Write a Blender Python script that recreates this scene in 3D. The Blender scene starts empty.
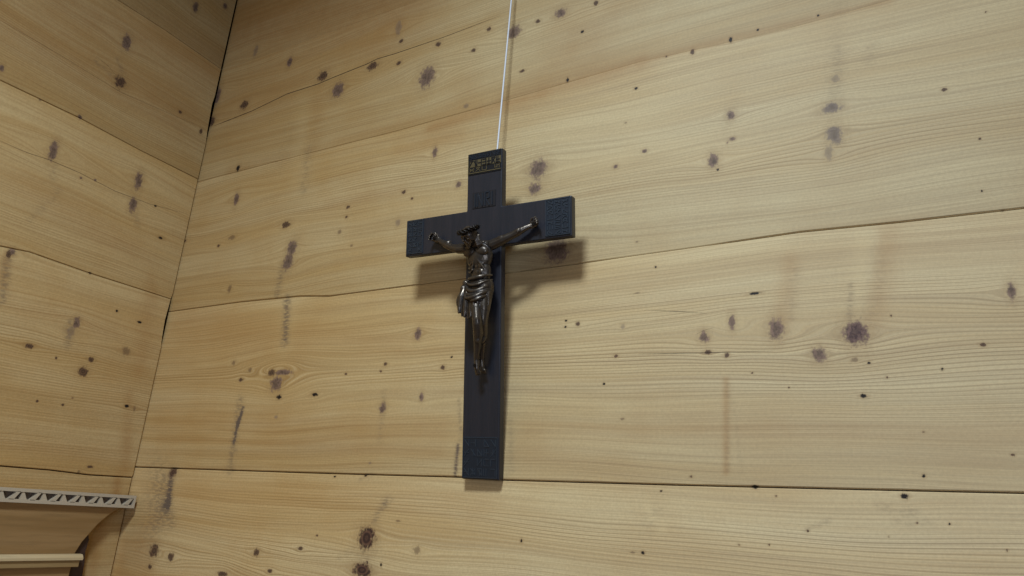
import bpy, bmesh, math, random
import numpy as np
from mathutils import Vector, Matrix
# measured tables: (along, height, half width, half height, darkness, strength) of each knot; stains, painted shade, line bands, seams and cracks, all in metres on the walls
KNOTS_BACK = [(-0.8941, 2.3586, 0.0131, 0.0114, 0.55, 0.9), (-0.8499, 2.3168, 0.015, 0.0176, 0, 0.85), (-0.7749, 2.3459, 0.0142, 0.0087, 0.55, 0.9), (-0.7148, 2.3346, 0.0056, 0.0042, 0.55, 0.9), (-0.6503, 2.2886, 0.0168, 0.022, 0, 0.85), (-0.634, 2.3485, 0.0063, 0.0051, 0.55, 0.9), (-0.5617, 2.3147, 0.0049, 0.0039, 0.55, 0.9), (-0.5355, 2.3467, 0.0048, 0.0039, 0.55, 0.9), (-0.7262, 2.4104, 0.0069, 0.0177, -0.3, 0.45), (-0.7159, 2.38, 0.0045, 0.0043, 0.55, 0.9), (-1.1007, 2.349, 0.0122, 0.011, 0.55, 0.9), (-1.1928, 2.3324, 0.0114, 0.0125, 0.55, 0.9), (-0.9922, 2.4176, 0.0071, 0.0122, 0, 0.85), (-1.1004, 2.4756, 0.0063, 0.0156, -0.3, 0.45), (-1.0815, 2.2058, 0.0058, 0.0067, 1, 1), (-1.0679, 2.1384, 0.0071, 0.0151, 0, 0.85), (-0.5662, 2.2122, 0.0048, 0.0046, -0.3, 0.45), (-0.6171, 2.1418, 0.0049, 0.0109, 0, 0.85), (-0.5659, 2.0756, 0.0055, 0.006, 0, 0.85), (-0.6697, 2.0819, 0.004, 0.0036, 0.55, 0.9), (-0.6521, 2.0674, 0.0032, 0.0026, 0.55, 0.9), (-1.1919, 2.3934, 0.0099, 0.0232, 0, 0.85), (-0.9234, 2.0637, 0.0112, 0.0068, 0.55, 0.9), (-1.059, 2.0592, 0.0097, 0.0051, 0.35, 0.5), (-1.092, 2.0479, 0.0042, 0.0031, 0.55, 0.9), (-0.9029, 1.9924, 0.012, 0.0167, 0, 0.85), (-0.899, 2.0174, 0.0121, 0.0151, 0, 0.85), (-1.1939, 2.0712, 0.0046, 0.0033, 0.55, 0.9), (-0.7842, 2.0749, 0.0045, 0.0037, 0.55, 0.9), (-0.784, 2.0569, 0.0033, 0.0028, 0.55, 0.9), (-0.7947, 2.0317, 0.0044, 0.0042, 0.35, 0.5), (-0.7639, 2.0036, 0.0034, 0.0027, 0.35, 0.5), (-0.6742, 2.0294, 0.005, 0.0061, -0.3, 0.45), (-0.6125, 1.8462, 0.0066, 0.0097, 0, 0.85), (-0.6654, 1.8047, 0.0041, 0.003, 0.55, 0.9), (-0.6724, 1.7947, 0.003, 0.0022, 0.55, 0.9), (-0.5634, 1.7949, 0.0044, 0.0035, 0.55, 0.9), (-0.5505, 1.8091, 0.0022, 0.0018, 1, 1), (-0.9909, 1.822, 0.0049, 0.0052, 0.35, 0.5), (-0.9487, 1.8082, 0.0048, 0.0042, 0.35, 0.5), (-0.966, 1.7922, 0.0055, 0.0037, 0.55, 0.9), (-0.8977, 1.8011, 0.0091, 0.0066, 0.55, 0.9), (-0.8717, 1.8008, 0.0223, 0.0049, 0, 0.85), (-0.8831, 1.7827, 0.0134, 0.013, 0, 0.85), (-0.7393, 1.793, 0.003, 0.0021, 0.55, 0.9), (-1.0384, 1.958, 0.0053, 0.0077, 0.35, 0.5), (-1.0979, 1.5171, 0.0124, 0.0112, 0.55, 0.9), (-1.0541, 1.5109, 0.0079, 0.0065, 0.55, 0.9), (-1.1003, 1.4922, 0.0062, 0.0037, 0.55, 0.9), (-0.8659, 1.5316, 0.0066, 0.0058, 0.55, 0.9), (-0.7798, 1.5433, 0.005, 0.0029, 0.55, 0.9), (-0.8329, 1.5089, 0.0052, 0.0034, 0.55, 0.9), (-0.6625, 1.5651, 0.0155, 0.0164, 0.5, 1), (-0.664, 1.5246, 0.017, 0.0098, 0.5, 1), (-0.5772, 1.556, 0.0058, 0.0057, 0.35, 0.5), (-0.9303, 1.4964, 0.0108, 0.0041, 0.55, 0.9), (-0.8717, 1.7616, 0.0057, 0.0041, 1, 1), (-0.7956, 1.7634, 0.0066, 0.0028, 1, 1), (-0.6609, 1.7406, 0.0065, 0.008, 0, 0.85), (-0.5948, 1.7547, 0.0038, 0.0063, 0, 0.85), (-0.8711, 1.7302, 0.0033, 0.0031, -0.3, 0.45), (-0.6769, 1.6467, 0.0029, 0.002, 1, 1), (-0.7338, 1.6436, 0.0025, 0.0017, 1, 1), (-0.6721, 1.6638, 0.0036, 0.002, -0.3, 0.45), (-0.6126, 1.5897, 0.0043, 0.0016, 0.35, 0.5), (-0.7519, 1.5625, 0.0026, 0.0017, 0.55, 0.9), (-1.0906, 1.6413, 0.0102, 0.0081, 0.55, 0.9), (-0.6328, 1.5333, 0.002, 0.0029, 1, 1), (-0.4081, 2.3345, 0.0102, 0.0084, 0, 0.85), (-0.4882, 2.3258, 0.0128, 0.0134, 0, 0.85), (-0.4464, 2.3317, 0.0046, 0.0038, 0.55, 0.9), (-0.3504, 2.3328, 0.004, 0.0045, 0.55, 0.9), (-0.3707, 2.2888, 0.0026, 0.0027, 1, 1), (-0.4682, 2.2486, 0.0046, 0.0029, 0.55, 0.9), (-0.3915, 2.2116, 0.0026, 0.0044, 1, 1), (-0.2872, 2.1694, 0.0031, 0.0021, 1, 1), (-0.2092, 2.2047, 0.0027, 0.005, 0.55, 0.9), (-0.1594, 2.2081, 0.0025, 0.004, 1, 1), (-0.1254, 2.2126, 0.0017, 0.002, 1, 1), (-0.2445, 2.208, 0.0019, 0.0019, 0.55, 0.9), (-0.163, 2.0969, 0.0051, 0.0071, 0, 0.85), (-0.162, 2.0636, 0.0036, 0.0028, 0, 0.85), (-0.1686, 2.0595, 0.0016, 0.0018, 0, 0.85), (-0.186, 2.0389, 0.0073, 0.0104, 0, 0.85), (-0.1808, 2.0247, 0.0019, 0.002, 1, 1), (-0.2746, 2.0703, 0.0041, 0.003, 0, 0.85), (-0.3143, 2.0558, 0.0037, 0.0033, 0, 0.85), (-0.4317, 2.0755, 0.0153, 0.016, 0, 0.85), (-0.4349, 2.0455, 0.0096, 0.0102, 0, 0.85), (-0.3012, 2.119, 0.0023, 0.0019, 0.35, 0.5), (-0.0482, 2.0791, 0.0116, 0.0072, -0.3, 0.8), (-0.0475, 2.0433, 0.0093, 0.0128, -0.3, 0.8), (-0.0551, 2.0216, 0.0047, 0.0101, -0.3, 0.45), (0.0642, 2.0735, 0.0033, 0.0025, 0.55, 0.9), (0.1125, 2.1594, 0.0012, 0.0016, 0.55, 0.9), (0.0888, 2.0077, 0.0014, 0.0017, 0.55, 0.9), (-0.0543, 2.211, 0.0019, 0.0019, 1, 1), (-0.0413, 2.1166, 0.0053, 0.0047, -0.3, 0.45), (-0.3958, 1.946, 0.0194, 0.0188, 0, 0.85), (-0.284, 1.9436, 0.0022, 0.0018, 0.35, 0.5), (-0.2597, 1.907, 0.0019, 0.0018, 1, 1), (-0.1439, 1.8613, 0.0076, 0.0017, 1, 1), (-0.2833, 1.8757, 0.0058, 0.0013, 0.35, 0.5), (-0.3784, 1.8478, 0.002, 0.0017, 1, 1), (-0.379, 1.8394, 0.002, 0.0017, 1, 1), (-0.3616, 1.842, 0.0033, 0.0032, 0.55, 0.9), (-0.3015, 1.8343, 0.0031, 0.0036, -0.3, 0.45), (-0.1704, 1.8298, 0.0041, 0.01, 0, 0.85), (-0.2022, 1.8143, 0.0057, 0.0077, 0, 0.85), (-0.1983, 1.7964, 0.0041, 0.0028, 0.55, 0.9), (-0.1768, 1.7917, 0.0029, 0.003, 0.55, 0.9), (-0.3094, 1.7977, 0.0031, 0.002, 0.55, 0.9), (-0.1225, 1.8181, 0.0084, 0.0136, 0, 0.85), (-0.3242, 1.7638, 0.0018, 0.0017, 1, 1), (-0.1505, 1.7701, 0.0015, 0.0014, 0.55, 0.9), (-0.0443, 1.8081, 0.0122, 0.015, 0.15, 1), (-0.0811, 1.787, 0.0078, 0.0086, 0, 0.85), (-0.0475, 1.7795, 0.0037, 0.0027, 0.35, 0.5), (-0.0344, 1.7757, 0.0018, 0.0011, 1, 1), (0.0946, 1.8396, 0.0043, 0.009, 0, 0.85), (0.0654, 1.789, 0.0029, 0.0021, 0.55, 0.9), (0.0293, 1.7666, 0.0014, 0.0016, 1, 1), (-0.01, 1.8241, 0.0013, 0.0014, 0.55, 0.9), (-0.0194, 1.7601, 0.0012, 0.0012, 0.55, 0.9), (0.0837, 1.9488, 0.0012, 0.0014, 1, 1), (0.0984, 1.9241, 0.0014, 0.0015, 0.55, 0.9), (-0.0418, 1.7419, 0.0033, 0.0023, 1, 1), (-0.113, 1.7528, 0.0014, 0.0014, 0.55, 0.9), (-0.3, 1.7213, 0.0031, 0.0014, 0.35, 0.5), (-0.2197, 1.6576, 0.0023, 0.0017, 0.55, 0.9), (-0.1527, 1.6492, 0.0033, 0.0022, 1, 1), (0.0033, 1.6644, 0.0019, 0.0019, 1, 1), (-0.0144, 1.6454, 0.0035, 0.0029, 1, 1), (0.0759, 1.6849, 0.002, 0.0015, 0.55, 0.9), (0.0072, 1.7057, 0.0012, 0.0012, 0.55, 0.9), (-0.2535, 1.6412, 0.0015, 0.0013, 1, 1), (-0.4256, 1.5772, 0.002, 0.0024, 1, 1), (-0.274, 1.5752, 0.0024, 0.0022, 1, 1), (-0.2855, 1.5746, 0.004, 0.0011, 0.35, 0.5), (-0.1708, 1.5904, 0.0014, 0.0012, 0.55, 0.9), (-0.1031, 1.6083, 0.0016, 0.0014, 0.55, 0.9), (0.0196, 1.6219, 0.0012, 0.0012, 1, 1), (-0.0068, 1.6213, 0.0011, 0.0011, 0.55, 0.9), (0.0609, 1.6019, 0.0011, 0.0011, 0.55, 0.9), (-0.1318, 1.6407, 0.0013, 0.0013, 0.55, 0.9), (-0.0314, 1.6073, 0.0012, 0.0011, 0.35, 0.5), (-0.141, 1.5925, 0.0013, 0.0012, 0.55, 0.9)]
KNOTS_LEFT = [(0.5996, 2.3868, 0.0093, 0.0167, 0, 0.85), (0.6066, 2.306, 0.0109, 0.0136, 0.55, 0.9), (0.5336, 2.1285, 0.0072, 0.0195, 0, 0.85), (0.6833, 2.1442, 0.0081, 0.0181, 0, 0.85), (0.6838, 2.0965, 0.008, 0.0152, 0, 0.85), (0.4297, 2.2207, 0.0037, 0.0062, 0, 0.85), (0.7105, 2.547, 0.0061, 0.0146, 0, 0.85), (0.7725, 2.5976, 0.0056, 0.0077, 0, 0.85), (0.5584, 2.2064, 0.0039, 0.0039, 0, 0.85), (0.5862, 2.1042, 0.0025, 0.0025, 0, 0.85), (0.6098, 2.1116, 0.0026, 0.0026, 0, 0.85), (0.75, 2.058, 0.0058, 0.0026, 1, 1), (0.7296, 2.315, 0.0044, 0.0035, 0.55, 0.9), (0.7255, 2.1126, 0.0032, 0.0028, 1, 1), (0.5186, 1.9453, 0.0053, 0.006, 0, 0.85), (0.7815, 2.3013, 0.0042, 0.006, 0.55, 0.9), (0.4934, 2.201, 0.0021, 0.0024, 0.35, 0.5), (0.6402, 1.8643, 0.0063, 0.0104, 0, 0.85), (0.6344, 1.8474, 0.007, 0.0111, -0.3, 0.45), (0.5791, 1.8107, 0.0065, 0.0044, 0.55, 0.9), (0.734, 1.8379, 0.0077, 0.0085, 0.35, 0.5), (0.678, 1.8108, 0.0059, 0.0048, 0.55, 0.9), (0.6703, 1.7894, 0.0088, 0.0084, 0.55, 0.9), (0.6231, 1.8014, 0.0024, 0.0023, 0.55, 0.9), (0.7015, 1.9024, 0.0026, 0.0024, 1, 1), (0.7459, 1.8946, 0.0046, 0.0024, 1, 1), (0.7588, 1.7467, 0.0049, 0.0028, 1, 1), (0.7736, 1.7444, 0.0028, 0.0045, 0.35, 0.5), (0.6118, 1.7304, 0.0023, 0.0022, 0.55, 0.9), (0.6518, 1.7308, 0.0025, 0.0023, 0.55, 0.9), (0.6638, 1.7442, 0.0022, 0.002, 0.35, 0.5), (0.6405, 1.9519, 0.0026, 0.0023, 0.55, 0.9), (0.5148, 1.9406, 0.004, 0.0075, 0.55, 0.9), (0.7196, 1.64, 0.005, 0.0023, 0.55, 0.9), (0.7035, 1.6306, 0.0032, 0.0031, 0.35, 0.5)]
STAINS_SHADE_BACK = [(-0.0364, 2.1484, -0.045, 2.089, 0.0106, 'g', 0.3), (0.0, 2.1513, -0.0059, 2.1298, 0.0071, 'g', 0.25), (-0.0335, 2.2193, -0.037, 2.1556, 0.0097, 'g', 0.12), (-0.1042, 1.8946, -0.115, 1.8301, 0.0105, 'w', 0.4), (-0.0995, 1.8845, -0.1078, 1.8295, 0.0073, 'g', 0.25), (-0.0026, 1.9162, -0.0274, 1.8263, 0.0149, 'w', 0.45), (-0.0129, 1.8856, -0.0274, 1.8263, 0.0084, 'g', 0.18), (-0.0261, 1.9103, -0.0424, 1.8275, 0.0114, 't', 0.4), (-0.0446, 1.8611, -0.0493, 1.8248, 0.0038, 'g', 0.45), (-0.1788, 1.7633, -0.1818, 1.6635, 0.0038, 'w', 0.75), (-0.1768, 1.7576, -0.1807, 1.6657, 0.0032, 'g', 0.25), (-0.1719, 1.7408, -0.165, 1.666, 0.0026, 'g', 0.15), (-0.3127, 2.3161, -0.358, 2.2702, 0.0406, 'w', 0.35), (-0.4085, 2.3219, -0.357, 2.2356, 0.0424, 'w', 0.3), (-0.2684, 1.6224, -0.2525, 1.6022, 0.0068, 't', 0.5), (-0.2604, 1.6207, -0.2661, 1.6098, 0.0103, 'g', 0.25), (-0.0209, 1.6214, 0.0038, 1.621, 0.0054, 'g', 0.25), (-0.0365, 1.6361, -0.0075, 1.6311, 0.0046, 'g', 0.3), (-0.1058, 1.609, -0.0821, 1.6199, 0.0028, 'g', 0.3), (-0.9492, 1.7456, -0.9538, 1.7183, 0.0037, 'g', 1.1), (-0.955, 1.7231, -0.956, 1.6913, 0.0033, 'g', 0.8), (-0.9597, 1.7589, -0.9536, 1.6477, 0.0093, 'g', 0.55), (-1.1106, 1.631, -1.0987, 1.5645, 0.0204, 'g', 0.4), (-1.0921, 1.638, -1.0862, 1.5887, 0.0076, 'g', 1.0), (-1.0913, 1.5884, -1.0678, 1.5631, 0.0125, 'g', 0.5), (-1.1412, 1.6434, -1.1188, 1.5477, 0.0313, 'g', 0.3), (-0.8901, 1.9236, -0.8785, 1.8512, 0.0092, 'g', 0.85), (-0.9137, 1.9883, -0.9157, 1.9348, 0.0072, 'g', 0.6), (-0.8831, 1.923, -0.8797, 1.8463, 0.023, 't', 0.35), (-0.9005, 2.2058, -0.8936, 2.1256, 0.0125, 'g', 0.35), (-0.9385, 2.3295, -0.9003, 2.1463, 0.0259, 't', 0.3), (-0.8966, 2.308, -0.8904, 2.2037, 0.0178, 'w', 0.3), (-0.5277, 1.6896, -0.5285, 1.6513, 0.0034, 'g', 1.1), (-0.5322, 1.7491, -0.5237, 1.6961, 0.0032, 'g', 0.5), (-0.5261, 1.7516, -0.5241, 1.7157, 0.0032, 't', 0.4), (-0.8675, 2.4406, -0.7973, 2.4509, 0.0281, 'w', 0.3), (-0.9848, 2.5132, -0.7659, 2.3977, 0.0476, 'w', 0.25), (-1.1855, 2.567, -0.7317, 2.4722, 0.1008, 'w', 1.0), (-1.19, 2.3598, -0.9514, 2.3547, 0.0727, 'w', 0.5), (-1.1537, 1.7282, -0.5586, 1.7092, 0.0211, 'w', 0.35), (-1.1439, 1.6989, -0.5553, 1.6803, 0.0089, 'w', 0.3), (-0.885, 1.7335, -0.692, 1.6745, 0.0442, 'w', 0.12), (-1.1391, 1.5307, -1.1074, 1.4781, 0.0228, 'w', 0.5), (-1.1728, 1.5206, -1.1762, 1.472, 0.0237, 'w', 0.7), (-1.1241, 1.5631, -1.1356, 1.4847, 0.0307, 'w', 0.3), (-0.422, 1.7088, 0.0869, 1.7056, 0.0104, 'w', 0.28), (-0.2785, 1.7257, 0.0748, 1.6939, 0.0203, 'w', 0.15), (0.0328, 1.902, 0.1068, 1.8812, 0.0319, 'w', 0.2), (-0.6322, 2.1883, -0.2818, 2.2103, 0.0087, 'w', 0.75), (-0.2818, 2.2103, 0.0237, 2.2066, 0.0075, 'w', 0.6), (-0.504, 2.2035, -0.2818, 2.2103, 0.0204, 'w', 0.35), (-0.6885, 2.1606, -0.5723, 2.162, 0.0147, 'w', 0.4), (-1.1038, 2.2059, -0.54, 2.2074, 0.0141, 'w', 0.35), (-0.8257, 2.0855, -0.6783, 2.0869, 0.0148, 'w', 0.3), (-0.8492, 1.8692, -0.6429, 1.8318, 0.0159, 'w', 0.3), (-1.1577, 1.9103, -0.8946, 1.8725, 0.0275, 'w', 0.3), (-0.3335, 1.9227, -0.1132, 1.9273, 0.0104, 't', 0.45), (-0.3969, 2.0671, -0.3086, 2.0646, 0.0184, 't', 0.4), (-0.281, 2.0886, -0.0871, 2.0063, 0.0276, 't', 0.3), (-0.4346, 1.6841, -0.3021, 1.6628, 0.0176, 'w', 0.2), (-1.1234, 1.8889, -0.8439, 1.8441, 0.0355, 'w', 0.25), (-0.6599, 1.5437, -0.6597, 1.5424, 0.0204, 'g', 0.3), (-0.6515, 1.5888, -0.6383, 1.6154, 0.0068, 'g', 0.5), (-0.6374, 1.609, -0.6264, 1.6159, 0.0052, 'g', 0.3), (-0.7045, 1.5364, -0.6882, 1.5454, 0.0051, 'g', 0.3), (-0.6622, 1.7636, -0.6592, 1.6956, 0.0054, 'g', 0.3), (-0.6864, 1.6403, -0.666, 1.6476, 0.004, 'g', 0.3), (-0.4587, 1.623, -0.5008, 1.6031, 0.0107, 'w', 0.15), (-0.9566, 2.2594, -0.9663, 2.1891, 0.0267, 'g', 0.12), (-0.4052, 2.2498, -0.469, 2.198, 0.0305, 'w', 0.25), (-0.1705, 2.0782, -0.157, 2.1178, 0.0097, 'g', 0.12), (-1.1406, 1.6105, -0.4877, 1.6218, 0.0221, 'w', 0.25), (-0.5623, 2.2494, -0.6119, 2.1799, 0.0311, 'w', 0.2), (-0.4361, 1.9381, -0.3619, 1.9345, 0.0101, 'w', 0.3), (-0.5049, 2.2161, -0.5344, 2.1448, 0.0253, 'g', 0.06), (-0.4517, 1.7216, -0.4443, 1.6595, 0.0043, 'g', 0.25)]  # low corner warm rows paint the shelf shadow, top-left ones the light falloff
STAINS_SHADE_LEFT = [(0.6297, 1.8614, 0.6355, 1.8258, 0.0077, 'g', 0.5), (0.5166, 1.9281, 0.5237, 1.8691, 0.0079, 'g', 0.6), (0.5112, 1.9376, 0.5191, 1.8916, 0.0066, 'w', 0.6), (0.5434, 2.1076, 0.5439, 2.0805, 0.0058, 'g', 0.3), (0.6935, 2.081, 0.7015, 2.0646, 0.0072, 'g', 0.35), (0.5589, 2.3169, 0.5907, 2.3085, 0.0053, 'g', 0.35), (0.5933, 2.3439, 0.6045, 2.33, 0.0067, 'g', 0.4), (0.5597, 2.0697, 0.5294, 2.0035, 0.0071, 'g', 0.25), (0.7728, 1.6903, 0.7814, 1.6406, 0.0109, 'w', 0.6), (0.7579, 1.7657, 0.7728, 1.6903, 0.0109, 'w', 0.5), (0.7563, 1.9389, 0.7675, 1.812, 0.0149, 'w', 0.4), (0.7476, 1.9745, 0.7636, 1.9507, 0.0113, 'w', 0.4), (0.4079, 2.2947, 0.7286, 2.3189, 0.0525, 'w', 0.6), (0.478, 2.3867, 0.7932, 2.452, 0.0568, 'w', 0.7), (0.5131, 2.066, 0.7389, 2.0103, 0.0235, 'w', 0.2), (0.4735, 2.0474, 0.6981, 2.0149, 0.0195, 'w', 0.2), (0.5747, 1.666, 0.7774, 1.6569, 0.0152, 'w', 0.25), (0.7729, 1.6233, 0.7746, 1.6021, 0.0089, 'w', 0.9), (0.5791, 1.7571, 0.7659, 1.7409, 0.0157, 't', 0.25), (0.5211, 1.8683, 0.6974, 1.8672, 0.0219, 'w', 0.25), (0.7593, 1.5503, 0.7656, 1.4716, 0.0102, 'w', 0.6), (0.7297, 1.5342, 0.7369, 1.5191, 0.0049, 'g', 0.3), (0.7263, 1.5804, 0.7833, 1.5814, 0.0094, 'w', 0.3)]  # upper warm rows paint the light falloff into the wood
LINES_BACK = [(-1.2735, 2.1783, -0.94, 2.1838, 0.0201, 0.5), (-0.9178, 2.0818, -0.4974, 2.1199, 0.0255, 0.7), (-1.2134, 2.0865, -0.8972, 2.0975, 0.0208, 0.5), (-0.4737, 2.0266, -0.1308, 2.0282, 0.0231, 0.7), (-0.1308, 2.0282, 0.1322, 2.0494, 0.0272, 1.0), (-0.0207, 2.0501, 0.1314, 2.0437, 0.0121, 1.0), (-0.152, 2.088, 0.0232, 2.0909, 0.016, 0.4), (-0.1554, 1.9929, 0.1255, 1.9984, 0.0169, 0.5), (-0.4578, 1.8069, -0.1207, 1.781, 0.0268, 0.9), (-0.4559, 1.7801, 0.0932, 1.7534, 0.022, 0.8), (-0.1407, 1.8011, 0.0963, 1.777, 0.0228, 0.9), (-0.0355, 1.8657, 0.1021, 1.8205, 0.0261, 0.7), (-0.3322, 1.8712, -0.1171, 1.8511, 0.0248, 0.45), (-0.3311, 1.832, 0.0995, 1.801, 0.0199, 0.5), (-1.2374, 1.8058, -0.8353, 1.8033, 0.0122, 0.8), (-0.8536, 1.788, -0.5339, 1.7818, 0.0119, 1.0), (-1.2195, 1.7558, -0.9395, 1.7714, 0.0138, 0.5), (-1.1109, 1.5249, -0.6865, 1.5353, 0.0191, 0.8), (-1.1031, 1.5026, -0.6661, 1.5182, 0.0161, 0.7), (-0.6561, 1.5629, -0.426, 1.5558, 0.0212, 0.8), (-0.4556, 1.5821, 0.0723, 1.5949, 0.025, 0.65), (-0.7943, 1.6088, -0.4297, 1.6102, 0.0177, 0.5), (-1.1795, 1.5682, -0.8658, 1.563, 0.0208, 0.5), (-0.7193, 2.3831, -0.5191, 2.3974, 0.0209, 0.6), (-0.5475, 2.2916, -0.3437, 2.318, 0.0296, 0.7), (-0.843, 2.3045, -0.5114, 2.2995, 0.0162, 0.5), (-0.4678, 2.1806, -0.1738, 2.1818, 0.0226, 0.3), (-0.1626, 2.1339, 0.0286, 2.1493, 0.0222, 0.35), (-1.1426, 1.8624, -0.5373, 1.8155, 0.0227, 0.3), (-0.1041, 1.7183, 0.0884, 1.7165, 0.0136, 0.3), (-0.402, 1.6024, 0.0768, 1.6285, 0.0117, 0.4), (-1.1621, 2.1103, -0.645, 2.1335, 0.0159, 0.3)]
LINES_LEFT = [(0.5327, 1.8243, 0.7927, 1.7899, 0.0317, 0.7), (0.5443, 1.7807, 0.7937, 1.7453, 0.0282, 0.6), (0.4079, 2.2947, 0.6717, 2.2859, 0.0206, 0.5), (0.4478, 2.2567, 0.6407, 2.247, 0.0136, 0.4), (0.4856, 2.0021, 0.7111, 1.9625, 0.0161, 0.4), (0.4755, 2.0398, 0.6764, 2.0257, 0.0162, 0.45), (0.5747, 1.666, 0.7774, 1.6569, 0.0122, 0.4), (0.5211, 1.8683, 0.7778, 1.8508, 0.0192, 0.4), (0.6317, 2.2836, 0.7605, 2.2809, 0.0114, 0.5)]
SEAM_A = [(-1.1891, 1.6473), (-0.8025, 1.6476), (-0.5236, 1.6489), (-0.4534, 1.6472), (-0.232, 1.6484), (-0.0618, 1.6501), (0.0798, 1.6517)]
SEAM_B = [(-1.2009, 1.9293), (-1.0044, 1.9307), (-0.8615, 1.9278), (-0.7949, 1.9214), (-0.5482, 1.923), (-0.3474, 1.9244), (-0.2167, 1.9264), (-0.0916, 1.9292), (0.0077, 1.9261), (0.1158, 1.9246)]
SEAM_C = [(-1.197, 2.1977), (-0.9433, 2.1986), (-0.6938, 2.1988), (-0.504, 2.2035), (-0.2818, 2.2103), (-0.099, 2.2026), (0.0237, 2.2066)]
CRACKS_BACK = [([(-1.1819, 2.3206), (-1.0742, 2.3288), (-0.9828, 2.3433), (-0.9037, 2.3439), (-0.87, 2.3476), (-0.7887, 2.3541), (-0.7666, 2.358), (-0.7288, 2.3571), (-0.6261, 2.3589), (-0.5166, 2.3662)], 0.0011), ([(-0.2717, 1.8528), (-0.2481, 1.8495), (-0.218, 1.8457), (-0.1924, 1.8411)], 0.0004), ([(-0.2802, 1.7986), (-0.2072, 1.7957), (-0.1201, 1.7931)], 0.0004), ([(-0.2125, 1.8174), (-0.2009, 1.8226), (-0.1859, 1.8251)], 0.0003)]
CRACKS_LEFT = [([(0.4578, 2.1067), (0.4992, 2.1072), (0.5326, 2.1114), (0.5825, 2.1119), (0.6466, 2.1074), (0.7141, 2.1117), (0.7909, 2.1239)], 0.00045), ([(0.5582, 2.3268), (0.5797, 2.3223), (0.6015, 2.3112)], 0.0004), ([(0.4079, 2.2947), (0.5021, 2.2932), (0.6111, 2.2879), (0.789, 2.31)], 0.00025)]
SEAMS_LEFT = [[(0.5845, 1.6292), (0.6574, 1.6297), (0.7227, 1.6275), (0.7991, 1.6295)], [(0.4998, 1.9482), (0.5424, 1.954), (0.6405, 1.9519), (0.7965, 1.9529)], [(0.4328, 2.2008), (0.5588, 2.2047), (0.6718, 2.2018), (0.793, 2.2023)], [(0.5658, 2.4542), (0.662, 2.4577), (0.7873, 2.4555)]]
CAM_R = [[0.87448, 0.481048, 0.062277], [-0.097558, 0.30019, -0.948878], [-0.47515, 0.823699, 0.30944]]
CROSS_M = [[0.999804, -0.015778, 0.011949], [0.017247, 0.990705, -0.134928], [-0.009709, 0.135107, 0.990783]]
CROSS_O = [-0.48272, 0.78805, 1.64584]
PALE, TAN, ORAN = (212, 190, 142), (196, 166, 112), (186, 148, 88)
KEY, FILL, AMB = 23.5, 21, .03
LAMP, FILLP, AMBC = (-.28, -.18, 2.75), (1.1, -1.9, 1.42), (1.0, .60, .32)
# ---------------------------------------------------------------- helpers
C = bpy.context.scene.collection
rnd = random.Random(7)
WX, WY = -1.1924, 0.8          # left wall plane x, back wall plane y
FL, CL = 0.0, 3.05             # floor and ceiling height

def tag(o, label=None, cat=None, group=None, kind=None):
    if label: o['label'] = label
    if cat: o['category'] = cat
    if group: o['group'] = group
    if kind: o['kind'] = kind
    return o

def link(name, me, mat=None, parent=None):
    me.name = name
    o = bpy.data.objects.new(name, me)
    C.objects.link(o)
    if mat: me.materials.append(mat)
    if parent: o.parent = parent
    return o

def from_bm(name, bm, mat=None, parent=None, smooth=False):
    bmesh.ops.recalc_face_normals(bm, faces=bm.faces)
    me = bpy.data.meshes.new(name)
    bm.to_mesh(me); bm.free()
    if smooth:
        for p in me.polygons: p.use_smooth = True
    return link(name, me, mat, parent)

def box(bm, x0, x1, y0, y1, z0, z1, M=None):
    vs = []
    for x in (x0, x1):
        for y in (y0, y1):
            for z in (z0, z1):
                p = Vector((x, y, z))
                vs.append(bm.verts.new(M @ p if M else p))
    for f in ((0,1,3,2),(4,6,7,5),(0,4,5,1),(2,3,7,6),(0,2,6,4),(1,5,7,3)):
        bm.faces.new([vs[i] for i in f])
    return vs

def prism(bm, poly, axis, a0, a1):
    """poly: 2-D outline, extruded along axis (0 x, 1 y, 2 z)."""
    def mk(p, a):
        c = list(p); c.insert(axis, a); return bm.verts.new(c)
    A = [mk(p, a0) for p in poly]; B = [mk(p, a1) for p in poly]
    n = len(poly)
    bm.faces.new(A); bm.faces.new(B[::-1])
    for i in range(n):
        bm.faces.new((A[i], B[i], B[(i+1) % n], A[(i+1) % n]))

def bevel(o, w, seg=2):
    m = o.modifiers.new('bevel', 'BEVEL'); m.width = w; m.segments = seg; m.limit_method = 'ANGLE'
    return o

def tube(bm, pts, rad, n=10):
    pts = [Vector(p) for p in pts]
    rings = []
    for i, p in enumerate(pts):
        t = (pts[min(i+1, len(pts)-1)] - pts[max(i-1, 0)]).normalized()
        a = t.cross(Vector((0.31, 0.9, 0.2))).normalized(); b = t.cross(a)
        r = rad[i] if isinstance(rad, (list, tuple)) else rad
        rings.append([bm.verts.new(p + a*math.cos(2*math.pi*k/n)*r + b*math.sin(2*math.pi*k/n)*r) for k in range(n)])
    for i in range(len(rings)-1):
        for k in range(n):
            bm.faces.new((rings[i][k], rings[i][(k+1) % n], rings[i+1][(k+1) % n], rings[i+1][k]))
    bm.faces.new(rings[0][::-1]); bm.faces.new(rings[-1])

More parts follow.
